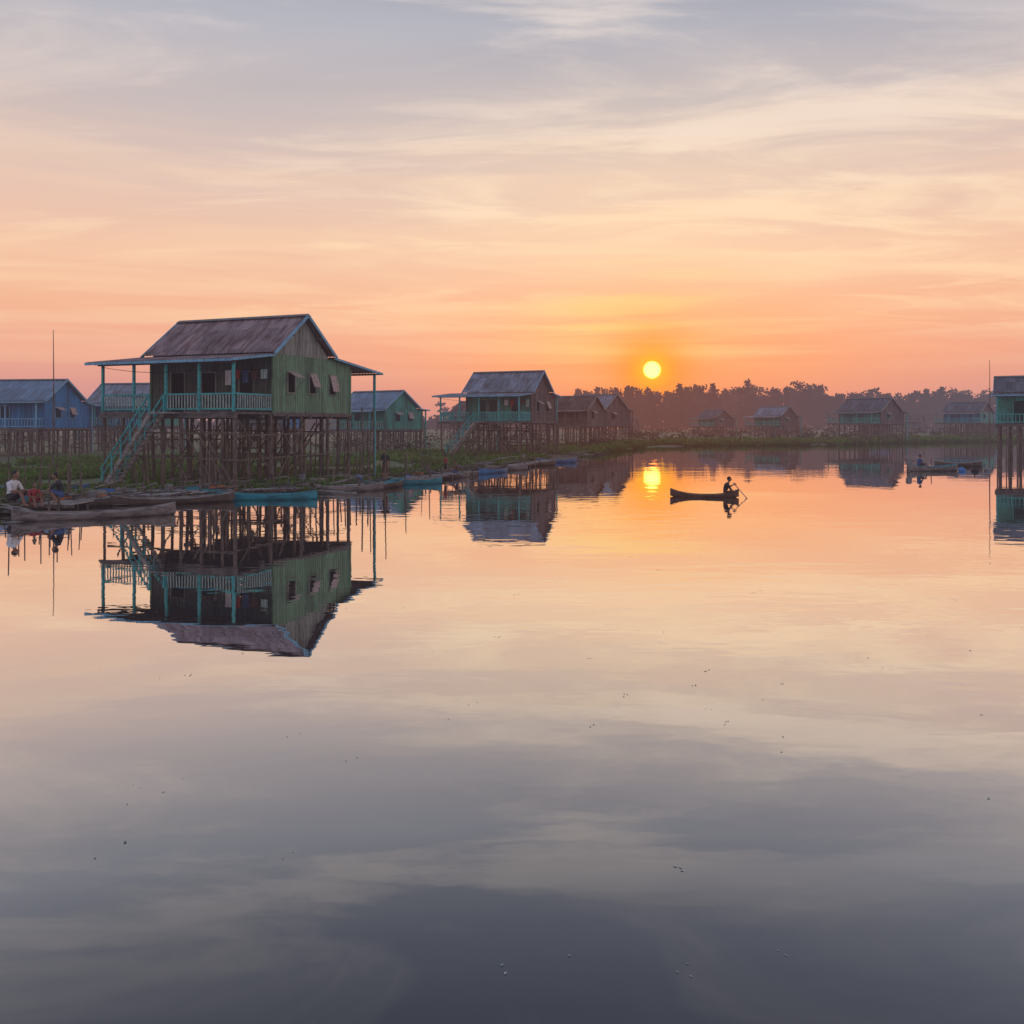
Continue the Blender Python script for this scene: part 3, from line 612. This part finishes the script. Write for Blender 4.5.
# ------------------------------------------------------------ people
def person(name, loc, yaw, J, cl, seed=0, lookyaw=0):
    """J: joint positions, local (x right, y forward, z up)"""
    E = empty(name, loc, yaw)
    order = ['pelvis', 'waist', 'chest', 'neck', 'headb', 'shL', 'elL', 'wrL', 'shR', 'elR', 'wrR', 'hipL', 'knL', 'anL', 'toL', 'hipR', 'knR', 'anR', 'toR']
    rad = dict(pelvis=(.135, .11), waist=(.12, .095), chest=(.15, .105), neck=(.055, .055), headb=(.05, .05), shL=(.07, .065), elL=(.045, .045), wrL=(.028, .022), hipL=(.09, .09), knL=(.062, .062), anL=(.04, .04), toL=(.045, .03))
    for k in list(rad):
        if k.endswith('L'): rad[k[:-1] + 'R'] = rad[k]
    edges = [('pelvis', 'waist', 'top'), ('waist', 'chest', 'top'), ('chest', 'neck', 'top'), ('neck', 'headb', 'skin')]
    for s_ in 'LR':
        edges += [('chest', 'sh' + s_, 'top'), ('sh' + s_, 'el' + s_, 'top'), ('el' + s_, 'wr' + s_, 'skin'),
                  ('pelvis', 'hip' + s_, 'bot'), ('hip' + s_, 'kn' + s_, 'bot'), ('kn' + s_, 'an' + s_, 'skin'), ('an' + s_, 'to' + s_, 'skin')]
    me = bpy.data.meshes.new('skel'); idx = {k: i for i, k in enumerate(order)}
    me.from_pydata([J[k] for k in order], [(idx[a], idx[b]) for a, b, _ in edges], [])
    tmp = bpy.data.objects.new('skel', me); scene.collection.objects.link(tmp)
    sk = tmp.modifiers.new('Skin', 'SKIN'); sk.use_smooth_shade = True
    for k in order:
        sv = me.skin_vertices[0].data[idx[k]]; sv.radius = rad[k]; sv.use_root = (k == 'pelvis')
    ss = tmp.modifiers.new('Sub', 'SUBSURF'); ss.levels = 2; ss.render_levels = 2
    dg = bpy.context.evaluated_depsgraph_get(); bm_ = bpy.data.meshes.new_from_object(tmp.evaluated_get(dg))
    bpy.data.objects.remove(tmp)
    bm_.materials.clear()
    for k in ('skin', 'top', 'bot'): bm_.materials.append(M['skin'] if k == 'skin' else M[cl[k]])
    mi = dict(skin=0, top=1, bot=2)
    def dseg(p, a, b):
        ab = b - a; t = max(0, min(1, (p - a).dot(ab) / max(1e-6, ab.length_squared))); return (p - a - ab * t).length
    for p in bm_.polygons:
        c = p.center; best = min(edges, key=lambda e: dseg(c, Vector(J[e[0]]), Vector(J[e[1]]))); p.material_index = mi[best[2]]; p.use_smooth = True
    o = bpy.data.objects.new('body', bm_); scene.collection.objects.link(o); o.parent = E
    # head
    hb = Vector(J['headb']); hc = hb + Vector((0, 0.02, 0.085))
    def ell(mb, c, r, nu=14, nv=10, keep=None, taper=0):
        n0 = len(mb.v)
        for j in range(nv + 1):
            ph = math.pi * j / nv
            for i in range(nu):
                th = 2 * math.pi * i / nu; z = math.cos(ph); k = 1 - taper * max(0, -z)
                mb.v.append((c[0] + r[0] * math.sin(ph) * math.cos(th) * k, c[1] + r[1] * math.sin(ph) * math.sin(th) * k, c[2] + r[2] * z))
        for j in range(nv):
            for i in range(nu): a = n0 + j * nu + i; b = n0 + j * nu + (i + 1) % nu; mb.f.append((a, b, b + nu, a + nu))
    H = empty('head', hc, lookyaw); H.parent = E
    mb = MB(); ell(mb, (0, 0, 0), (.076, .093, .115), taper=0.25)
    mb.cyl((0, .085, .02), (0, .112, -.018), .008, .015, 6); ell(mb, (.078, -.005, -.005), (.012, .022, .032), 8, 6); ell(mb, (-.078, -.005, -.005), (.012, .022, .032), 8, 6)
    ell(mb, (0, .082, -.055), (.026, .012, .008), 8, 6); mb.obj('face', M['skin'], H, True)
    mb = MB(); ell(mb, (.03, .082, .01), (.012, .008, .007), 8, 6); ell(mb, (-.03, .082, .01), (.012, .008, .007), 8, 6)
    ell(mb, (0, -.016, .032), (.084, .092, .096)); mb.obj('hair_and_eyes', M['hair'], H, True)
    # hands
    mb = MB()
    for s_ in 'LR':
        wv, el = Vector(J['wr' + s_]), Vector(J['el' + s_]); d = (wv - el).normalized(); sd = d.cross(Vector((0, 0, 1)))
        sd = sd.normalized() if sd.length > .1 else Vector((1, 0, 0)); up = sd.cross(d).normalized()
        mb.beam(wv - d * .01, wv + d * .085, .08, .03, up=tuple(up)); pe_ = wv + d * .08
        for i in range(4):
            ln = (.07, .08, .074, .056)[i]; b0 = pe_ + sd * (-.03 + .02 * i); m1 = b0 + d * ln * .5 - up * .012; m2 = m1 + d * ln * .2 - up * ln * .45
            mb.cyl(b0, m1, .0095, .009, 6); mb.cyl(m1, m2, .009, .007, 6)
        tb = wv + d * .025 - sd * .035; m1 = tb - sd * .025 + d * .03 - up * .01; mb.cyl(tb, m1, .012, .01, 6); mb.cyl(m1, m1 + d * .03 - up * .012, .01, .008, 6)
    mb.obj('hands', M['skin'], E, True)
    return E
SIT = dict(pelvis=(0, 0, .10), waist=(0, .02, .28), chest=(0, .06, .46), neck=(0, .09, .60), headb=(0, .11, .67), shL=(-.19, .06, .53), elL=(-.23, .18, .30), wrL=(-.16, .38, .30),
           shR=(.19, .06, .53), elR=(.23, .18, .30), wrR=(.16, .38, .30), hipL=(-.10, .03, .09), knL=(-.15, .42, .28), anL=(-.14, .55, -.08), toL=(-.14, .68, -.11),
           hipR=(.10, .03, .09), knR=(.15, .42, .28), anR=(.14, .55, -.08), toR=(.14, .68, -.11))
ROW = dict(SIT, waist=(0, .04, .27), chest=(0, .12, .44), neck=(0, .17, .57), headb=(0, .20, .64), shL=(-.18, .12, .52), shR=(.19, .12, .50), elL=(-.26, .28, .40), wrL=(-.12, .42, .48),
           elR=(.30, .26, .28), wrR=(.28, .44, .20), knL=(-.13, .36, .22), anL=(-.12, .50, .02), toL=(-.12, .62, .04), knR=(.13, .36, .22), anR=(.12, .50, .02), toR=(.12, .62, .04))
CROUCH = dict(SIT, pelvis=(0, 0, .28), waist=(0, .05, .44), chest=(0, .13, .60), neck=(0, .18, .73), headb=(0, .21, .80), shL=(-.19, .13, .67), shR=(.19, .13, .67), elL=(-.22, .34, .50), wrL=(-.12, .52, .36),
              elR=(.22, .34, .50), wrR=(.12, .52, .36), hipL=(-.10, .02, .26), hipR=(.10, .02, .26), knL=(-.16, .38, .46), knR=(.16, .38, .46), anL=(-.14, .14, .07), anR=(.14, .14, .07), toL=(-.15, .30, .03), toR=(.15, .30, .03))
STAND = dict(pelvis=(0, 0, .90), waist=(0, .01, 1.08), chest=(0, .01, 1.27), neck=(0, .02, 1.42), headb=(0, .03, 1.48), shL=(-.19, .0, 1.36), elL=(-.26, .0, 1.09), wrL=(-.25, .10, .86),
             shR=(.19, .0, 1.36), elR=(.27, .02, 1.09), wrR=(.22, .2, .95), hipL=(-.10, 0, .86), knL=(-.12, .02, .47), anL=(-.12, -.02, .08), toL=(-.13, .13, .035),
             hipR=(.10, 0, .86), knR=(.12, .04, .47), anR=(.12, .0, .08), toR=(.13, .15, .035))
# rower sits toward the right end of the canoe, facing right
RX, RY, RZ = 9.12, 38.13, 0.05
person('rower', (RX, RY, RZ), math.radians(-95), ROW, dict(top='cl_dark', bot='cl_brown'))
E = empty('paddle', (RX, RY, RZ), math.radians(-95))
mb = MB(); a, b = Vector((-.10, .44, .52)), Vector((.50, .86, -.04)); mb.cyl(a, b, .018, seg=8); mb.beam(a + Vector((-.05, -.03, .03)), a + Vector((.05, .03, .03)), .04); d = (b - a).normalized(); mb.beam(b - d * .05, b + d * .30, .13, .02, up=(.3, 1, .2)); mb.obj('shaft_and_blade', M['wood_light'], E)
# jetty people
person('seated_man', (-17.7, 31.35, 0.42), math.radians(-100), SIT, dict(top='cl_white', bot='cl_dark'), lookyaw=0.3).scale = (1.25, 1.25, 1.25)
person('seated_child', (-17.0, 31.5, 0.34), math.radians(-130), SIT, dict(top='cl_red', bot='cl_red')).scale = (.85, .85, .85)
person('crouching_woman', (-16.0, 31.6, 0.33), math.radians(110), CROUCH, dict(top='cl_dark', bot='cl_blue')).scale = (1.1, 1.1, 1.1)
person('boatman', (-3.9, 51.9, 0.16), math.radians(-60), STAND, dict(top='cl_red', bot='cl_dark')).scale = (.7, .7, .7)
person('boat_passenger', (-3.2, 52.2, 0.18), math.radians(90), SIT, dict(top='cl_brown', bot='cl_blue'))
person('fisherman', (27.2, 59.35, 0.24), math.radians(-80), SIT, dict(top='cl_blue', bot='cl_dark'))
person('resident', (-6.6, 46.2, 0.15), math.radians(150), STAND, dict(top='cl_dark', bot='cl_brown'))

# ------------------------------------------------------------ jetties, debris
def jetty(name, x0, y0, x1, y1, wd, z, seed):
    r = random.Random(seed); E = empty(name, (x0, y0, 0), math.atan2(y1 - y0, x1 - x0)); L = math.hypot(x1 - x0, y1 - y0)
    mb = MB(); s_ = 0
    while s_ < L: ww = r.uniform(0.12, 0.2); mb.box((s_, -wd / 2 + r.uniform(-.1, .1), z - .03 + r.uniform(-.01, .01)), (s_ + ww - 0.015, wd / 2 + r.uniform(-.1, .1), z + r.uniform(0, .015))); s_ += ww
    mb.obj('planks', M['wood_light'], E)
    mb = MB(); s_ = 0.2
    for y_ in (-wd / 2 + .1, wd / 2 - .1): mb.beam((0, y_, z - .09), (L, y_, z - .09), .07, .1)
    while s_ < L:
        for y_ in (-wd / 2, wd / 2): mb.cyl((s_, y_, -0.6), (s_ + r.uniform(-.05, .05), y_, z + r.uniform(-.05, .5)), .05, .04, 6)
        s_ += 1.3
    mb.obj('piles', M['stilt'], E)
jetty('wooden_jetty', -21.5, 32.1, -15.6, 32.2, 1.5, 0.30, 1)
jetty('wooden_jetty', -16.6, 33.8, -13.2, 37.8, 0.9, 0.28, 2)
jetty('wooden_jetty', -20.0, 37.6, -12.2, 38.4, 0.8, 0.30, 6)
jetty('wooden_jetty', -11.8, 39.0, -6.3, 43.2, 0.9, 0.26, 3)
jetty('wooden_jetty', -5.5, 47.5, -2.4, 54.5, 0.9, 0.26, 4)
jetty('wooden_jetty', 0.0, 62, 3.4, 73, 1.0, 0.26, 5)

def along(k0, k1, t0, t1):
    k = R.uniform(k0, k1); y = shore(k) + R.uniform(t0, t1); return k * y, y
for mt, cnt_ in (('wood', 240), ('wood_light', 150)):
    mb = MB()
    for i in range(cnt_):   # loose boards and driftwood at the waterline
        x, y = along(-0.60, 0.10, -0.6, 2.8 if mt == 'wood' else 9); z = max(gh(x, y), 0.0) + R.uniform(0.03, 0.3); L = R.uniform(0.5, 2.2); a = R.uniform(-0.6, 0.9); dz_ = R.uniform(-.15, .25)
        if R.random() < .5: mb.beam((x, y, z), (x + L * math.cos(a), y + L * math.sin(a), z + dz_), R.uniform(.08, .2), .03)
        else: mb.cyl((x, y, z), (x + L * math.cos(a), y + L * math.sin(a), z + dz_), .04, .03, 6)
    mb.obj('driftwood' if mt == 'wood' else 'loose_planks', M[mt])
mb = MB()
for i in range(95):
    x, y = along(-0.60, 0.12, -0.4, 6); L = R.uniform(0.5, 2.4); mb.cyl((x, y, -0.4), (x + R.uniform(-.15, .15), y, L), .03, .02, 6)
for (x, y, h) in ((-16.0, 30.6, 1.1), (-13.0, 38.0, 2.4), (-7.0, 43.6, 3.2), (-6.4, 44.6, 3.6), (-5.6, 46.4, 2.6), (-8.4, 41.6, 2.1), (-4.6, 49, 2.2), (28.5, 60.4, .9)):
    mb.cyl((x, y, -0.5), (x + .06, y, h), .04, .025, 6)
mb.obj('bamboo_stakes', M['stilt'])
for i in range(8):
    x, y = along(-0.58, 0.03, 0.2, 3.0); z = max(gh(x, y), 0) ; E = empty('plastic_barrel', (x, y, z), R.uniform(0, 3)); mb = MB()
    for a, b, ra, rb in ((0, .08, .25, .29), (.08, .42, .29, .29), (.42, .5, .29, .30), (.5, .82, .29, .28), (.82, .9, .28, .22)): mb.cyl((0, 0, a), (0, 0, b), ra, rb, 14)
    mb.obj('drum', M[R.choice(['plastic_blue', 'metal', 'stilt', 'metal'])], E)
    E.scale = (.62, .62, .62)
for i in range(14):
    x, y = along(-0.58, 0.02, -0.2, 2.5); z = max(gh(x, y), 0); E = empty('crate', (x, y, z), R.uniform(0, 3)); mb = MB()
    for zz in (0.03, .17, .31):
        for s_ in (-1, 1): mb.box((-.3, s_ * .2 - .01, zz - .05), (.3, s_ * .2 + .01, zz + .05)); mb.box((s_ * .3 - .012, -.188, zz - .05), (s_ * .3 + .012, .188, zz + .05))
    mb.box((-.285, -.185, 0), (.285, .185, .02)); mb.obj('slats', M[R.choice(['plastic_blue', 'wood_light', 'plastic_orange', 'boat_teal'])], E)
for i in range(9):   # heaps of fishing net
    x, y = along(-0.58, 0.0, 0.0, 2.5); z = max(gh(x, y), 0.0); mb = MB(); rr = R.uniform(.35, .7); nu, nv = 18, 6; o_ = R.uniform(0, 50)
    for j in range(nv + 1):
        for q in range(nu):
            th = 2 * math.pi * q / nu; t = j / nv; k_ = 1 + .35 * mnoise.noise(Vector((math.cos(th) * 1.5 + o_, math.sin(th) * 1.5, t * 2)))
            mb.v.append((rr * k_ * math.cos(th) * math.cos(t * 1.5), rr * .75 * k_ * math.sin(th) * math.cos(t * 1.5), .32 * k_ * math.sin(t * 1.57)))
    for j in range(nv):
        for q in range(nu): a = j * nu + q; b = j * nu + (q + 1) % nu; mb.f.append((a, b, b + nu, a + nu))
    o = mb.obj('fishing_net', M[R.choice(['net', 'plastic_blue', 'wood'])]); o.location = (x, y, z - .02)
for i, (x, y) in enumerate(((30.4, 60), (30.9, 59.2), (31.5, 60.4), (29.9, 58.9), (31.9, 59.5), (30.9, 61.5))):
    E = empty('fishing_float', (x, y, 0.0), i); mb = MB()
    mb.cyl((0, 0, -.2), (0, 0, .1), .2, .24, 12); mb.cyl((0, 0, .1), (0, 0, .22), .24, .1, 12); mb.cyl((0, 0, .22), (0, 0, .3 + .12 * (i % 3)), .025, .02, 6); mb.obj('float', M[('plastic_blue', 'dark', 'dark', 'plastic_blue', 'metal', 'dark')[i]], E)
for nm, x, y, h in (('wooden_mast', -29.5, 57, 9.2), ('wooden_mast', 41.6, 77.3, 8.7)):
    E = empty(nm, (x, y, 0)); mb = MB(); mb.cyl((0, 0, -.4), (.05, 0, h * .6), .055, .04, 8); mb.cyl((.05, 0, h * .6), (.02, 0, h), .035, .02, 8); mb.obj('pole', M['stilt'], E)

# ------------------------------------------------------------ vegetation
def leaf(mb, p, d, up, L, wd):
    sd = d.cross(up); sd = sd.normalized() * wd if sd.length > 1e-4 else Vector((wd, 0, 0)); m_ = p + d * L * .55
    n = len(mb.v); mb.v += [tuple(p), tuple(m_ + sd), tuple(p + d * L), tuple(m_ - sd)]; mb.f.append((n, n + 1, n + 2, n + 3))
mb = MB()
def hyac(n, k0, k1, depth, thr, pw, big=1.0):
    cnt = 0
    while cnt < n:
        k = R.uniform(k0, k1); t = R.random() ** pw * depth; y = shore(k) + t - 0.4; x = k * y
        if mnoise.noise(Vector((x * .16, y * .16, 3))) + .12 * R.random() < thr: continue
        z = gh(x, y)
        if z < -0.12: continue
        z = max(z, 0.0); s_ = R.uniform(.10, .2) * (1 + y / 110) * big; cnt += 1
        for i in range(5):
            a = R.uniform(0, 6.28); e = R.uniform(.3, 1.2); d = Vector((math.cos(a) * math.cos(e), math.sin(a) * math.cos(e), math.sin(e))); leaf(mb, Vector((x, y, z)), d, Vector((R.uniform(-.3, .3), R.uniform(-.3, .3), 1)), s_ * R.uniform(1, 2.0), s_ * .42)
hyac(12000, -0.66, 0.14, 42, -0.03, 1.6)
hyac(9000, 0.09, 0.62, 18, -0.15, 1.0, 1.35)
mb.obj('water_hyacinth', M['hyacinth'])
def clump(mb, c, rad, n, s_):
    for i in range(n):
        v = Vector((R.gauss(0, 1), R.gauss(0, 1), R.gauss(0, 1))).normalized() * (R.random() ** .4); p = Vector(c) + Vector((v.x * rad[0], v.y * rad[1], v.z * rad[2]))
        d = Vector((R.uniform(-1, 1), R.uniform(-1, 1), R.uniform(-.7, .7))).normalized(); leaf(mb, p, d, Vector((R.uniform(-1, 1), R.uniform(-1, 1), .6)), s_ * R.uniform(.7, 1.3), s_ * .4)
mb = MB()
for i in range(620):
    k = R.uniform(-0.75, 0.8); y = max(shore(k) + (22 if k > .15 else 3), 95) + R.random() ** 1.2 * 130; x = k * y
    if R.random() < .25: continue
    h = R.uniform(.4, 1.3) * (1.0 if y < 200 else 1.7); clump(mb, (x, y, h * .55), (h * R.uniform(1, 2.4), h, h * .7), 34, .55 * (y / 130) * .8)
mb.obj('shrubs', M['shrub'])
lv, tk = MB(), MB()
def tree(x, y, h):
    tk.cyl((x, y, 0), (x + R.uniform(-.5, .5), y, h * .92), h * .018, h * .006, 5)
    kind = R.random(); s_ = 1.4
    if kind < .45:      # feathery conifer: tiers with gaps
        z = h * R.uniform(.3, .45); rr = h * R.uniform(.12, .18)
        while z < h:
            f = 1 - (z - h * .3) / (h * .8); nb = 4
            for i in range(nb):
                a = R.uniform(0, 6.28); q = rr * f * R.uniform(.5, 1.1); p = (x + math.cos(a) * q, y + math.sin(a) * q, z + R.uniform(-.3, .3)); tk.cyl((x, y, z - .4), p, .08, .03, 3); clump(lv, p, (1.2 * f + .4, 1.2 * f + .4, .55), 8, s_)
            z += h * R.uniform(.045, .07)
    else:               # broad crown, several uneven clumps on limbs
        for i in range(R.randint(9, 14)):
            a = R.uniform(0, 6.28); q = h * R.uniform(.03, .18); z = h * R.uniform(.4, .97); p = (x + math.cos(a) * q, y + math.sin(a) * q, z); tk.cyl((x, y, z * .65), p, .14, .04, 3); rr = h * R.uniform(.05, .10)
            clump(lv, p, (rr * 1.4, rr * 1.4, rr * .8), 20, s_)
for i in range(520):
    k = R.uniform(-0.05, 0.82) if i > 70 else R.uniform(-.8, .05)
    y = R.uniform(395, 470); x = k * y
    prof = 18.0 + 1.4 * math.sin(k * 14) + 2.6 * mnoise.noise(Vector((k * 22, 0, 1)))
    if .2 < k < .36: prof += 3.0
    if k < .07: prof *= .74
    if k < -.15: prof *= .75
    if k > .58: prof *= .9
    tree(x, y, prof * R.uniform(.78, 1.12))
for i in range(900):   # understorey in front of the trunks
    k = R.uniform(-.8, .85); y = R.uniform(375, 430); h = R.uniform(7, 14) * (.5 if k < .05 else 1); clump(lv, (k * y, y, h * .5), (h * .6, 3.5, h * .5), 36, 2.1)
lv.obj('distant_trees', M['foliage']); tk.obj('distant_tree_trunks', M['stilt'])
# drifting specks on the water
mb = MB()
for i in range(150):
    k = R.uniform(-.5, .6); y = R.uniform(5.0, 32) ; x = k * y; a = R.uniform(0, 6.28); s_ = R.uniform(.006, .022); z = .004
    for q in range(R.choice((1, 1, 2, 3))):
        X, Y = x + R.uniform(-.07, .07), y + R.uniform(-.07, .07)
        mb.quad((X + s_ * math.cos(a), Y + s_ * math.sin(a), z), (X - s_ * .5 * math.sin(a), Y + s_ * .5 * math.cos(a), z), (X - s_ * math.cos(a), Y - s_ * math.sin(a), z), (X + s_ * .5 * math.sin(a), Y - s_ * .5 * math.cos(a), z))
mb.obj('floating_leaves', M['pale'])
